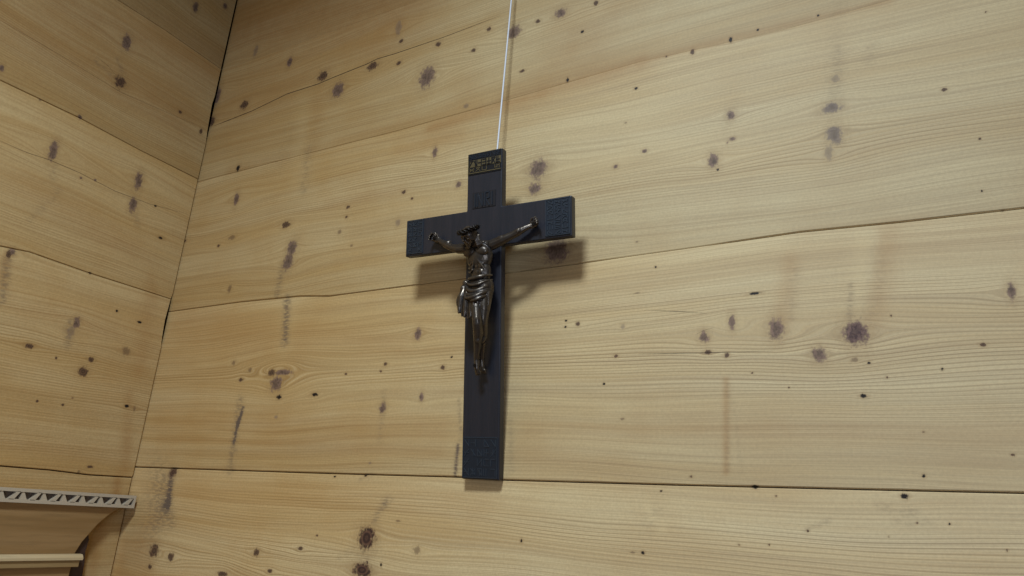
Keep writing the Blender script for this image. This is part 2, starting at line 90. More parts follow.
# ---------------------------------------------------------------- node helpers
class NT:
    def __init__(s, name):
        s.m = bpy.data.materials.new(name); s.m.use_nodes = True
        s.t = s.m.node_tree; s.t.nodes.clear()
        s.out = s.t.nodes.new('ShaderNodeOutputMaterial')
        s.b = s.t.nodes.new('ShaderNodeBsdfPrincipled')
        s.t.links.new(s.b.outputs[0], s.out.inputs[0])
    def n(s, kind, **kw):
        x = s.t.nodes.new(kind)
        for k, v in kw.items(): setattr(x, k, v)
        return x
    def put(s, sock, v):
        if hasattr(v, 'is_output'): s.t.links.new(v, sock)
        elif isinstance(v, (tuple, list)) and len(v) == 3 and sock.type == 'RGBA': sock.default_value = (*v, 1)
        else: sock.default_value = v
    def math(s, op, a, b=0.0, c=None, clamp=False):
        x = s.n('ShaderNodeMath', operation=op, use_clamp=clamp)
        s.put(x.inputs[0], a); s.put(x.inputs[1], b)
        if c is not None: s.put(x.inputs[2], c)
        return x.outputs[0]
    def step(s, v, a, b, lo=0.0, hi=1.0):
        x = s.n('ShaderNodeMapRange', interpolation_type='SMOOTHSTEP')
        s.put(x.inputs[0], v)
        for i, q in zip((1, 2, 3, 4), (a, b, lo, hi)): s.put(x.inputs[i], q)
        return x.outputs[0]
    def mix(s, f, a, b, mode='MIX'):
        x = s.n('ShaderNodeMix', data_type='RGBA', blend_type=mode)
        s.put(x.inputs[0], f); s.put(x.inputs[6], a); s.put(x.inputs[7], b)
        return x.outputs[2]
    def comb(s, a, b, c):
        x = s.n('ShaderNodeCombineXYZ')
        for i, q in enumerate((a, b, c)): s.put(x.inputs[i], q)
        return x.outputs[0]
    def sep(s, v):
        x = s.n('ShaderNodeSeparateXYZ'); s.put(x.inputs[0], v); return x.outputs
    def noise(s, v, scale=1.0, detail=2.0, rough=0.5):
        x = s.n('ShaderNodeTexNoise'); s.put(x.inputs['Vector'], v)
        x.inputs['Scale'].default_value = scale; x.inputs['Detail'].default_value = detail
        x.inputs['Roughness'].default_value = rough
        return x.outputs['Fac']
    def attr(s, name):
        return s.n('ShaderNodeAttribute', attribute_name=name).outputs['Vector']
    def coord(s):
        return s.n('ShaderNodeTexCoord').outputs['Object']
    def bump(s, h, strength, dist):
        x = s.n('ShaderNodeBump'); x.inputs['Strength'].default_value = strength
        x.inputs['Distance'].default_value = dist; s.put(x.inputs['Height'], h)
        s.t.links.new(x.outputs[0], s.b.inputs['Normal'])
    def set(s, **kw):
        for k, v in kw.items(): s.put(s.b.inputs[k.replace('_', ' ')], v)
        return s.m

def srgb(r, g, b):
    f = lambda c: (c/255/12.92) if c/255 <= .04045 else ((c/255+.055)/1.055)**2.4
    return (f(r), f(g), f(b))

# ---------------------------------------------------------------- materials
def wall_wood():
    """Old pine planking. Attributes: P = (along, across with grain bent round the knots, plank number),
    K = (knot field, knot darkness, knot strength), S = (grey stain, warm stain with painted shade, late-wood lines), Q = (crack distance, crack half width, tone with painted falloff)."""
    n = NT('old_pine_planks')
    P = n.sep(n.attr('P')); K = n.sep(n.attr('K')); S = n.sep(n.attr('S')); Q = n.sep(n.attr('Q'))
    obj = n.coord()
    oc = n.sep(obj)
    U, G, seed = P[0], P[1], P[2]
    band = n.noise(n.comb(n.math('MULTIPLY', U, 1.1), n.math('MULTIPLY', G, 16), seed), 1, 3, .6)
    wig = n.noise(n.comb(n.math('MULTIPLY', U, 3.2), n.math('MULTIPLY', G, 34), n.math('ADD', seed, 5)), 1, 2, .5)
    Gw = n.math('ADD', G, n.math('MULTIPLY', wig, .009))
    ring = n.noise(n.comb(n.math('MULTIPLY', U, .9), n.math('MULTIPLY', Gw, 150), n.math('ADD', seed, 11)), 1, 2, .55)
    fine = n.noise(n.comb(n.math('MULTIPLY', U, 5), n.math('MULTIPLY', Gw, 420), n.math('ADD', seed, 17)), 1, 2, .6)
    dust = n.noise(obj, 300, 3, .7)
    blot = n.noise(obj, 9, 4, .6)
    pale, tan, oran = srgb(*PALE), srgb(*TAN), srgb(*ORAN)
    c = n.mix(n.step(band, .35, .68), pale, tan)
    c = n.mix(n.math('MULTIPLY', n.step(blot, .4, .75), .35), c, oran)
    c = n.mix(n.math('MULTIPLY', n.step(ring, .48, .66), .22), c, srgb(150, 112, 62))
    # late-wood lines: sharp wave rings, stronger where the plank shows them
    wv = n.math('SINE', n.math('MULTIPLY', Gw, 1450))
    wamp = n.step(n.noise(n.comb(n.math('MULTIPLY', U, 1.5), n.math('MULTIPLY', G, 60), seed), 1, 2, .5), .3, .62)
    late = n.math('MULTIPLY', n.step(wv, .1, .95), wamp)
    lstr = n.math('ADD', .05, n.math('MULTIPLY', S[2], .42))
    c = n.mix(n.math('MULTIPLY', late, lstr, clamp=True), c, srgb(128, 92, 48))
    wf = n.math('SINE', n.math('ADD', n.math('MULTIPLY', Gw, 3000), n.math('MULTIPLY', wig, 6)))
    wfa = n.step(n.noise(n.comb(n.math('MULTIPLY', U, 2.2), n.math('MULTIPLY', G, 45), n.math('ADD', seed, 9)), 1, 3, .6), .35, .65)
    fl = n.math('MULTIPLY', wfa, n.math('ADD', .10, n.math('MULTIPLY', S[2], .14)))
    c = n.mix(n.math('MULTIPLY', n.step(wf, .2, .95), fl), c, srgb(118, 88, 50))
    c = n.mix(n.math('MULTIPLY', n.step(wf, -.3, -.95), n.math('MULTIPLY', fl, 1.3)), c, srgb(232, 216, 176))
    early = n.math('MULTIPLY', n.step(n.math('MULTIPLY', wv, -1), .1, .95), n.math('ADD', .05, n.math('MULTIPLY', S[2], .3)))
    c = n.mix(early, c, srgb(226, 206, 160))
    c = n.mix(n.math('MULTIPLY', n.step(fine, .35, .7), .26), c, srgb(120, 88, 48))
    c = n.mix(n.math('MULTIPLY', n.step(dust, .3, .75), .22), c, srgb(112, 84, 50))
    grey_right = n.step(oc[0], -.95, .1, 0, .30)  # greyer towards the right
    c = n.mix(grey_right, c, srgb(200, 190, 166))
    warm_left = n.step(oc[0], -.25, -1.1, 0, .20)  # more orange towards the left
    c = n.mix(warm_left, c, srgb(196, 142, 74))
    # grey and warm stain; the warm one also carries painted shade
    sn = n.noise(n.comb(n.math('MULTIPLY', U, 90), n.math('MULTIPLY', G, 260), 0.0), 1, 3, .65)
    sn2 = n.noise(obj, 45, 3, .6)
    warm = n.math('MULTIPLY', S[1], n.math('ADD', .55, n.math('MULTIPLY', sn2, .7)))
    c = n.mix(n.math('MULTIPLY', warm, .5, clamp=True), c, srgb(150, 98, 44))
    lightm = n.math('MULTIPLY', warm, -.45, clamp=True)
    c = n.mix(lightm, c, srgb(226, 204, 156))
    grey = n.math('MULTIPLY', S[0], n.step(n.math('ADD', sn, n.math('MULTIPLY', S[0], .12)), .42, .68, .12, 1.0))
    c = n.mix(n.math('MULTIPLY', grey, .9, clamp=True), c, srgb(106, 90, 76))
    # knots
    kn = n.noise(n.comb(n.math('MULTIPLY', n.math('ADD', U, n.math('MULTIPLY', n.noise(obj, 120, 2, .5), .004)), 300), n.math('MULTIPLY', oc[2], 150), 0.0), 1, 4, .7)
    kr = n.noise(obj, 130, 3, .6)
    kf = n.math('ADD', K[0], n.math('MULTIPLY', n.math('SUBTRACT', n.math('ADD', kn, kr), 1.0), 1.35))
    halo = n.math('MULTIPLY', n.step(kf, -1.3, .1), n.math('MULTIPLY', K[2], .22))
    c = n.mix(halo, c, srgb(132, 98, 62))
    kmask = n.math('MULTIPLY', n.step(kf, -.15, .42), K[2])
    purple = n.mix(n.step(kn, .38, .62), srgb(70, 52, 54), srgb(128, 102, 92))
    greyk = n.mix(n.step(kn, .35, .65), srgb(100, 88, 86), srgb(126, 112, 104))
    purple = n.mix(n.math('MULTIPLY', K[1], -3, clamp=True), purple, greyk)
    rings = n.step(n.math('SINE', n.math('MULTIPLY', K[0], 16)), -.4, .7)
    brown = n.mix(rings, srgb(66, 46, 38), srgb(98, 70, 54))
    kc = n.mix(n.step(K[1], .05, .45), purple, brown)
    kc = n.mix(n.step(K[1], .6, .95), kc, srgb(26, 20, 18))
    core = n.math('MULTIPLY', n.step(kf, .45, .95), .45)
    kc = n.mix(core, kc, srgb(44, 32, 30))
    c = n.mix(kmask, c, kc)
    # cracks
    cd = n.math('DIVIDE', n.math('ABSOLUTE', Q[0]), n.math('MAXIMUM', Q[1], .00004))
    cn = n.noise(n.comb(n.math('MULTIPLY', U, 120), 0.0, 1.0), 1, 2, .6)
    crack = n.math('MULTIPLY', n.step(n.math('ADD', cd, n.math('MULTIPLY', cn, .8)), 1.8, .7), n.math('GREATER_THAN', Q[1], .00008))
    c = n.mix(n.math('MULTIPLY', crack, .85), c, srgb(58, 44, 34))
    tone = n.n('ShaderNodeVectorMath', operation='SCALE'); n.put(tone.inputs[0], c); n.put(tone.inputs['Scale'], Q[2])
    h = n.math('ADD', n.math('MULTIPLY', late, n.math('ADD', .3, S[2])), n.math('ADD', n.math('MULTIPLY', fine, .8), n.math('MULTIPLY', crack, -4)))
    n.bump(h, .35, .0006)
    m = n.set(Base_Color=tone.outputs[0], Roughness=.62, Specular_IOR_Level=.3)
    return m

def plain_wood(name, a, b, rough=.55, axis=1, scale=1.0):
    n = NT(name)
    o = n.sep(n.coord())
    al = o[axis]; cr = [q for i, q in enumerate(o) if i != axis and i < 3]
    v = n.comb(n.math('MULTIPLY', al, 4*scale), n.math('MULTIPLY', cr[0], 60*scale), n.math('MULTIPLY', cr[1], 60*scale))
    g1 = n.noise(v, 1, 3, .6); g2 = n.noise(v, 4.5, 3, .6)
    c = n.mix(n.step(g1, .35, .65), srgb(*a), srgb(*b))
    c = n.mix(n.math('MULTIPLY', n.step(g2, .45, .7), .3), c, tuple(q*.5 for q in srgb(*a)))
    n.bump(g2, .2, .0006)
    return n.set(Base_Color=c, Roughness=rough)

def solid(name, col, rough=.5, metal=0.0, noise_amt=.25, ns=60, spec=.5):
    n = NT(name)
    g = n.noise(n.coord(), ns, 4, .6)
    c = n.mix(n.math('MULTIPLY', g, noise_amt), srgb(*col), tuple(q*.35 for q in srgb(*col)))
    n.bump(g, .15, .001)
    return n.set(Base_Color=c, Roughness=rough, Metallic=metal, Specular_IOR_Level=spec)

def bronze_mat():
    n = NT('dark_bronze')
    o = n.coord()
    g = n.noise(o, 90, 4, .6)
    geo = n.n('ShaderNodeNewGeometry')
    pt = n.step(geo.outputs['Pointiness'], .46, .56)
    c = n.mix(n.step(g, .35, .65), srgb(50, 42, 35), srgb(34, 34, 38))
    c = n.mix(n.math('MULTIPLY', pt, .6), c, srgb(128, 116, 102))
    n.bump(g, .25, .0008)
    return n.set(Base_Color=c, Metallic=.65, Roughness=n.step(g, .3, .7, .24, .38))

M_WALL = wall_wood()
M_CROSS = plain_wood('dark_stained_cross_wood', (32, 35, 44), (40, 40, 48), .38, 2, 1.6)
M_PLAQ = solid('blue_black_patinated_metal', (42, 50, 62), .42, .35, .5, 220)
M_RELIEF = solid('worn_patinated_relief', (66, 76, 88), .38, .4, .4, 300)
M_DARKP = solid('blackened_metal', (22, 24, 30), .45, .3, .3, 200)
M_GOLD = solid('tarnished_gilt', (104, 92, 62), .5, .3, .75, 500)
M_TITLE = solid('dark_title_metal', (34, 34, 40), .45, .2, .3, 200)
M_BRONZE = bronze_mat()
M_CROWN = solid('blackened_bronze', (38, 32, 28), .4, .6, .4, 200)
M_IRON = solid('iron_nail', (40, 38, 38), .4, .8, .3, 200)
M_CORD = solid('pale_grey_cord', (214, 218, 228), .5, 0, .2, 900)
M_BACK = solid('grey_backing_strip', (104, 92, 84), .6, 0, .3, 120)
M_WHITE = solid('off_white_plastic', (192, 178, 156), .5, 0, .12, 80)
M_SHELF = plain_wood('smooth_brown_shelf_wood', (158, 126, 84), (142, 110, 68), .5, 1, .8)
M_LEDGE = plain_wood('pale_planed_wood', (162, 136, 94), (150, 122, 80), .5, 1, .8)
M_LIP = plain_wood('pale_edge_wood', (208, 188, 150), (194, 170, 128), .5, 1, .8)  # lip wood paler than the ledge
M_DARKBR = solid('dark_brown', (70, 50, 44), .6, 0, .6, 160)
M_FLOOR = plain_wood('floor_boards', (150, 116, 76), (128, 96, 60), .5, 0, .3)
M_CEIL = plain_wood('ceiling_boards', (186, 158, 112), (166, 136, 90), .6, 0, .3)

# ---------------------------------------------------------------- plank walls
def interp(pts, u):
    xs = np.array([p[0] for p in pts]); ys = np.array([p[1] for p in pts])
    o = np.argsort(xs)
    return np.interp(u, xs[o], ys[o])

def axis_values(parts):
    """parts: list of (start, end, step)"""
    out = []
    for a, b, s in parts:
        k = max(1, int(round((b-a)/s)))
        out += list(np.linspace(a, b, k, endpoint=False))
    out.append(parts[-1][1])
    return np.array(out)

def plank_wall(name, U, seams, gaps, vfine, place, knots, stains_shade, lines, cracks, tones, end_gap=None, seed0=0):
    """seams: functions of U giving the seam heights from the bottom up; gaps: gap width functions, same count."""
    allco, allf, aP, aK, aS, aQ = [], [], [], [], [], []
    base = 0
    r = random.Random(seed0 + 3)
    nU = len(U)
    for k in range(len(seams)-1):
        s0, s1 = seams[k](U), seams[k+1](U)
        g0, g1 = gaps[k](U), gaps[k+1](U)
        lo = s0 + g0/2; hi = s1 - g1/2
        fine = not (lo.mean() > vfine[1] or hi.mean() < vfine[0])
        hgt = (hi-lo).mean()
        nr = int(hgt/(.0016 if fine else .04)) + 2
        t = np.linspace(0, 1, nr)
        e = .0009/hgt
        t = np.concatenate([[0, e], t[1:-1], [1-e, 1]])
        V = lo[None, :] + (hi-lo)[None, :]*t[:, None]
        Ug = np.broadcast_to(U[None, :], V.shape).copy()
        dep = np.full(V.shape, r.uniform(-.0003, .0003))
        dep[0] += np.clip(g0/.0008, 0, 1)*.005+.0003
        dep[-1] += np.clip(g1/.0008, 0, 1)*.005+.0003
        if end_gap is not None:
            eg = end_gap(V[:, -1])
            Ug[:, -1] -= eg; Ug[:, -2] = Ug[:, -1] - .0008
            dep[:, -1] += .028
        # slow meander of the grain plus knots
        ph = [r.uniform(0, 6.28) for _ in range(4)]
        sc = r.uniform(-.02, .02)
        warp = .006*np.sin(Ug*3.1+ph[0]) + .0025*np.sin(Ug*8.3+ph[1]+V*9) + .0012*np.sin(Ug*21+ph[2]+V*30) + sc*(Ug-U.mean())
        kn = np.full(V.shape, -3.0); kt = np.zeros(V.shape); ks = np.zeros(V.shape)
        grey = np.zeros(V.shape); warm = np.zeros(V.shape); lin = np.zeros(V.shape)
        cq = np.full(V.shape, .05); cw = np.zeros(V.shape)
        def window(u0, u1, v0, v1):
            c0, c1 = np.searchsorted(U, [u0, u1]); c0 = max(c0-1, 0); c1 = min(c1+1, nU)
            if c1 <= c0: return None
            col = V[:, (c0+c1-1)//2]
            r0, r1 = np.searchsorted(col, [v0-.01, v1+.01])
            if r1 <= r0: return None
            return slice(r0, r1), slice(c0, c1)
        for (u, v, a, b, ty, st) in knots:
            a = max(a, .0013); b = max(b, .0013)
            w = window(u-3.2*a, u+3.2*a, v-3.2*b, v+3.2*b)
            if w:
                rr = np.sqrt(((Ug[w]-u)/a)**2 + ((V[w]-v)/b)**2)
                val = 1-rr
                m = val > kn[w]
                kn[w] = np.where(m, val, kn[w]); kt[w] = np.where(m, ty, kt[w]); ks[w] = np.where(m, st, ks[w])
            if min(a, b) > .0022 and abs(v-lo.mean()) < hgt*1.2:
                q = max(a, b)*1.15
                w = window(u-16*q, u+16*q, v-7*q, v+7*q)
                if w:
                    du = (Ug[w]-u)/2.6; dv = V[w]-v
                    warp[w] += dv*q*q/(du*du+dv*dv+.55*q*q)*.85*np.clip(1-np.abs(dv)/(7*q), 0, 1)*np.clip(1-np.abs(Ug[w]-u)/(16*q), 0, 1)
        for (u0, v0, u1, v1, wd, kd, s) in stains_shade:
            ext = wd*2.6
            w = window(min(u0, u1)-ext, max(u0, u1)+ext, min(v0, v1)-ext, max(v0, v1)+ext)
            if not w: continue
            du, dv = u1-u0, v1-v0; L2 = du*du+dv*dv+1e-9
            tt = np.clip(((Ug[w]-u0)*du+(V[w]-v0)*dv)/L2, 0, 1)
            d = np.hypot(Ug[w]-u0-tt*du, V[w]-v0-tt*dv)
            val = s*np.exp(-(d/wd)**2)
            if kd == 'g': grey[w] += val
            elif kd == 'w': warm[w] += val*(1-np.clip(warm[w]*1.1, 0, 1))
            else: warm[w] -= val
        for (u0, v0, u1, v1, wd, s) in lines:
            ext = wd*3
            w = window(min(u0, u1)-.1, max(u0, u1)+.1, min(v0, v1)-ext, max(v0, v1)+ext)
            if not w: continue
            tt = (Ug[w]-u0)/(u1-u0)
            vl = v0 + np.clip(tt, -.3, 1.3)*(v1-v0)
            fade = np.clip(1-np.maximum(0, np.maximum(-tt, tt-1))*abs(u1-u0)/.09, 0, 1)
            lin[w] = np.maximum(lin[w], s*np.exp(-((V[w]-vl)/wd)**2)*fade)
        for pts, hw in cracks:
            u0, u1 = min(p[0] for p in pts), max(p[0] for p in pts)
            vc = interp(pts, U)
            d = V - vc[None, :]
            near = (np.abs(d) < .012) & (Ug >= u0-.002) & (Ug <= u1+.002)
            width = hw*np.clip(np.minimum(Ug-u0, u1-Ug)/.05+.25, 0, 1)
            width = np.where(Ug > u0+(u1-u0)*.55, width*(1-.55*(Ug-u0-(u1-u0)*.55)/((u1-u0)*.45)), width)
            cq = np.where(near, d, cq); cw = np.where(near, width, cw)
        lin *= (kn < -.2)
        nr, nc = V.shape
        allco.append(np.stack([Ug, dep, V], -1).reshape(-1, 3))
        idx = base + np.arange(nr*nc).reshape(nr, nc)
        f = np.stack([idx[:-1, :-1], idx[:-1, 1:], idx[1:, 1:], idx[1:, :-1]], -1).reshape(-1, 4)
        allf.append(f); base += nr*nc
        off = r.uniform(0, 50)
        aP.append(np.stack([Ug+off, V-warp-r.uniform(0, 5)*0, np.full(V.shape, k*3.7+seed0)], -1).reshape(-1, 3))
        aK.append(np.stack([kn, kt, ks], -1).reshape(-1, 3))
        aS.append(np.stack([grey, warm, lin], -1).reshape(-1, 3))
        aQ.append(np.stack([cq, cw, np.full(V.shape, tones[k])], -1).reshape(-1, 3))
    # backing behind the gaps
    BD = .030 if end_gap is not None else .009
    v0, v1 = seams[0](U).min(), seams[-1](U).max()
    bk = np.array([[U[0], BD, v0], [U[-1]+.01, BD, v0], [U[-1]+.01, BD, v1], [U[0], BD, v1]])
    allco.append(bk); allf.append(np.array([[base, base+1, base+2, base+3]]))
    aP.append(bk); aK.append(np.tile([-3., 0, 0], (4, 1))); aS.append(np.zeros((4, 3))); aQ.append(np.tile([.05, 0, .5], (4, 1)))
    co, normal = place(np.concatenate(allco)); F = np.concatenate(allf)
    a, b, c_ = co[F[0, 0]], co[F[0, 1]], co[F[0, 2]]
    if np.dot(np.cross(b-a, c_-b), normal) < 0: F = F[:, ::-1]
    me = bpy.data.meshes.new(name)
    me.vertices.add(len(co)); me.vertices.foreach_set('co', co.astype(np.float32).ravel())
    me.loops.add(F.size); me.loops.foreach_set('vertex_index', F.astype(np.int32).ravel())
    me.polygons.add(len(F)); me.polygons.foreach_set('loop_start', np.arange(0, F.size, 4, dtype=np.int32))
    me.update(calc_edges=True)
    for nm, arr in (('P', aP), ('K', aK), ('S', aS), ('Q', aQ)):
        at = me.attributes.new(nm, 'FLOAT_VECTOR', 'POINT')
        at.data.foreach_set('vector', np.concatenate(arr).astype(np.float32).ravel())
    me.validate()
    o = link(name, me, M_WALL)
    tag(o, kind='structure')
    return o

const = lambda v: (lambda U: np.full(np.shape(U), float(v)))
poly = lambda pts: (lambda U: interp(pts, U))
def gapf(pts): return lambda U: np.interp(U, [p[0] for p in pts], [p[1] for p in pts])

Ub = axis_values([(WX-.032, .165, .0016), (.165, 2.2, .05)])
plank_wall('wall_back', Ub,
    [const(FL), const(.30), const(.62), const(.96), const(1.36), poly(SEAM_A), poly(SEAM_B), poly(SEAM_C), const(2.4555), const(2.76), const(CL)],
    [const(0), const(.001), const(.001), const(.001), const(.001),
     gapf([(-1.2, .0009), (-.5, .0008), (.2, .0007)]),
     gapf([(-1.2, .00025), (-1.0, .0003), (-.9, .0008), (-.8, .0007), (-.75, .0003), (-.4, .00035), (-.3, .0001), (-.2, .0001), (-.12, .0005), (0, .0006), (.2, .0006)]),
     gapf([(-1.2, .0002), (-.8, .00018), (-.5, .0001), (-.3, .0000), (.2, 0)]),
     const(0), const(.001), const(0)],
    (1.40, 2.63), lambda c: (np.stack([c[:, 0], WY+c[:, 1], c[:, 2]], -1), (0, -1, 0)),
    KNOTS_BACK, STAINS_SHADE_BACK, LINES_BACK, CRACKS_BACK,
    [.95, 1, .97, 1, 1.20, 1.06, .92, .83, .78, .9], seed0=1)  # lower boards paler wood; upper tones lowered as painted light falloff

def corner_gap(V):
    return np.interp(V, [1.3, 1.60, 1.63, 1.635, 1.86, 1.872, 1.91, 1.955, 1.965, 2.28, 2.31, 2.37, 2.39, 2.7],
                        [.0008, .0022, .0022, .0006, .0007, .003, .0055, .003, .0010, .0014, .0045, .0070, .0048, .0042])
Ul = axis_values([(-2.6, .375, .06), (.375, WY, .0016)])
plank_wall('wall_left', Ul,
    [const(FL), const(.30), const(.62), const(.96), const(1.30), poly(SEAMS_LEFT[0]), poly(SEAMS_LEFT[1]), poly(SEAMS_LEFT[2]), poly(SEAMS_LEFT[3]), const(2.76), const(CL)],
    [const(0), const(.001), const(.001), const(.001), const(.001), const(.0009),
     gapf([(.5, .0004), (.7, .00035), (.8, .0003)]), const(.00035), const(.00025), const(.001), const(0)],
    (1.40, 2.70), lambda c: (np.stack([WX-c[:, 1], c[:, 0], c[:, 2]], -1), (1, 0, 0)),
    KNOTS_LEFT, STAINS_SHADE_LEFT, LINES_LEFT, CRACKS_LEFT,
    [.95, 1, .97, 1, .97, .98, .90, .74, .58, .6], end_gap=corner_gap, seed0=40)  # upper plank tones darkened to paint in the light falloff

bm = bmesh.new(); box(bm, WX-.02, 2.2, -2.6, WY+.02, -.05, FL)
tag(from_bm('floor', bm, M_FLOOR), kind='structure')
bm = bmesh.new(); box(bm, WX-.02, 2.2, -2.6, WY+.02, CL, CL+.05)
tag(from_bm('ceiling', bm, M_CEIL), kind='structure')

# ---------------------------------------------------------------- the crucifix
MX = Matrix([r + [0] for r in CROSS_M] + [[0, 0, 0, 1]])
root = bpy.data.objects.new('wall_crucifix', None); C.objects.link(root)
root.empty_display_size = .05
root.matrix_world = Matrix.Translation(Vector(CROSS_O)) @ MX
tag(root, 'dark wooden crucifix with a bronze figure hanging on the pine plank wall', 'crucifix')
K_ = .8
W2, HT, TH, ZT, AH, HW = .0341*K_, .5444*K_, .0151*K_, .4418*K_, .0666*K_, .1602*K_
bm = bmesh.new()
prism(bm, [(-W2, 0), (W2, 0), (W2, ZT-AH), (HW, ZT-AH), (HW, ZT), (W2, ZT), (W2, HT), (-W2, HT), (-W2, ZT), (-HW, ZT), (-HW, ZT-AH), (-W2, ZT-AH)], 1, 0, TH)
bevel(from_bm('wooden_cross', bm, M_CROSS, root), .0016, 3)

def glyph(bm, x0, x1, z0, z1, d, r, th=.0007):
    """one small raised sign of two to four strokes, standing on the plane y = 0"""
    kinds = r.sample(['l', 'r', 't', 'b', 'm', 'd', 'e', 'c'], r.choice([2, 3, 3, 4]))
    xm, zm = (x0+x1)/2, (z0+z1)/2
    seg = {'l': (x0, z0, x0, z1), 'r': (x1, z0, x1, z1), 't': (x0, z1, x1, z1), 'b': (x0, z0, x1, z0), 'm': (x0, zm, x1, zm),
           'd': (x0, z0, x1, z1), 'e': (x0, z1, x1, z0), 'c': (xm, z0, xm, z1)}
    for k in kinds:
        a, b, c, e = seg[k]
        L = math.hypot(c-a, e-b); an = math.atan2(e-b, c-a)
        Mt = Matrix.Translation(((a+c)/2, 0, (b+e)/2)) @ Matrix.Rotation(-an, 4, 'Y')
        box(bm, -L/2-th/2, L/2+th/2, -d, .0002, -th/2, th/2, Mt)

def frame(bm, x0, x1, z0, z1, w, d):
    box(bm, x0, x1, -d, .0002, z0, z0+w); box(bm, x0, x1, -d, .0002, z1-w, z1)
    box(bm, x0, x0+w, -d, .0002, z0, z1); box(bm, x1-w, x1, -d, .0002, z0, z1)

def end_plaque(x0, x1, z0, z1, rows, cols, seed):
    x0, x1, z0, z1 = [q*K_ for q in (x0, x1, z0, z1)]
    r = random.Random(seed)
    bm = bmesh.new(); box(bm, x0, x1, -.0007, .001, z0, z1)
    pq = bevel(from_bm('end_plaque', bm, M_PLAQ, root), .0003, 1)
    bm = bmesh.new()
    mg = .0016
    frame(bm, x0+.0005, x1-.0005, z0+.0005, z1-.0005, .0007, .0006)
    cw, ch = (x1-x0-2*mg)/cols, (z1-z0-2*mg)/rows
    for i in range(cols):
        for j in range(rows):
            if r.random() < .12: continue
            a, b = x0+mg+i*cw+cw*.16, x0+mg+(i+1)*cw-cw*.16
            c, e = z0+mg+j*ch+ch*.16, z0+mg+(j+1)*ch-ch*.16
            glyph(bm, a, b, c, e, .0007, r, .0008)
    rl = from_bm('relief', bm, M_RELIEF, pq); rl.location.y = -.0007
    return pq
pq = end_plaque(-.1575, -.1225, .3785, .4400, 6, 3, 3); pq['label'] = 'blue-black embossed plaque at the left end of the crossbar'
pq = end_plaque(.1145, .1580, .3785, .4400, 7, 3, 5); pq['label'] = 'blue-black embossed plaque at the right end of the crossbar'
pq = end_plaque(-.0325, .0320, .0020, .0655, 4, 5, 9); pq['label'] = 'blue-black embossed plaque at the foot of the cross'

# gilded plaque at the head of the cross
bm = bmesh.new(); box(bm, -.0330*K_, .0325*K_, -.0007, .001, .5045*K_, .5430*K_)
tp = bevel(from_bm('head_plaque', bm, M_DARKP, root), .0003, 1)
tp['label'] = 'dark plaque with worn gilt lettering rows at the head of the cross'
r = random.Random(21)
def row(bm, z0, z1, n, d, th, skip=0.0):
    x0, w = -.031*K_, .062*K_/n
    for i in range(n):
        if r.random() < skip: continue
        glyph(bm, x0+i*w+w*.16, x0+(i+1)*w-w*.16, z0*K_, z1*K_, d, r, th)
bm = bmesh.new(); row(bm, .5335, .5405, 7, .0006, .0009)
o = from_bm('upper_relief', bm, M_PLAQ, tp); o.location.y = -.0007
bm = bmesh.new(); box(bm, -.0325*K_, .0320*K_, -.0004, .0002, .5185*K_, .5310*K_)
o = from_bm('gilt_band', bm, M_GOLD, tp); o.location.y = -.0007
bm = bmesh.new(); row(bm, .5200, .5295, 7, .0005, .0014)
o = from_bm('band_lettering', bm, M_DARKP, tp); o.location.y = -.0011
bm = bmesh.new(); row(bm, .5105, .5165, 5, .0005, .0009, .1)
o = from_bm('gilt_lettering', bm, M_GOLD, tp); o.location.y = -.0007
bm = bmesh.new(); box(bm, -.0325*K_, .0320*K_, -.0006, .0002, .5070*K_, .5085*K_); box(bm, -.0325*K_, -.0315*K_, -.0005, .0002, .5070*K_, .5310*K_)
o = from_bm('gilt_border', bm, M_GOLD, tp); o.location.y = -.0007

# title plaque
bm = bmesh.new(); box(bm, -.0228*K_, .0226*K_, -.0008, .001, .4440*K_, .4725*K_)
ip = bevel(from_bm('title_plaque', bm, M_TITLE, root), .0002, 1)
ip['label'] = 'small dark title plaque reading INRI'
bm = bmesh.new(); x0, x1, z0, z1, t = -.0210*K_, .0208*K_, .0, .0242*K_, .0016
cells = []
def bar(a, b, c, e, th=t):
    L = math.hypot(c-a, e-b); an = math.atan2(e-b, c-a)
    Mt = Matrix.Translation(((a+c)/2, 0, (b+e)/2)) @ Matrix.Rotation(-an, 4, 'Y')
    box(bm, -L/2, L/2, -.0009, .0002, -th/2, th/2, Mt)
zb, zt = .4465*K_, .4700*K_; zm = (zb+zt)/2+.001
xs = [-.0168, -.0125, -.0025, .0025, .0105, .0160]; xs = [q*K_ for q in xs]
bar(xs[0], zb, xs[0], zt)
bar(xs[1], zb, xs[1], zt); bar(xs[2], zb, xs[2], zt); bar(xs[1], zt, xs[2], zb)
bar(xs[3], zb, xs[3], zt); bar(xs[4], zm, xs[4], zt); bar(xs[3], zt, xs[4], zt); bar(xs[3], zm, xs[4], zm); bar(xs[3]+.001, zm, xs[4], zb)
bar(xs[5], zb, xs[5], zt)
o = from_bm('raised_lettering', bm, M_PLAQ, ip); o.location.y = -.0008

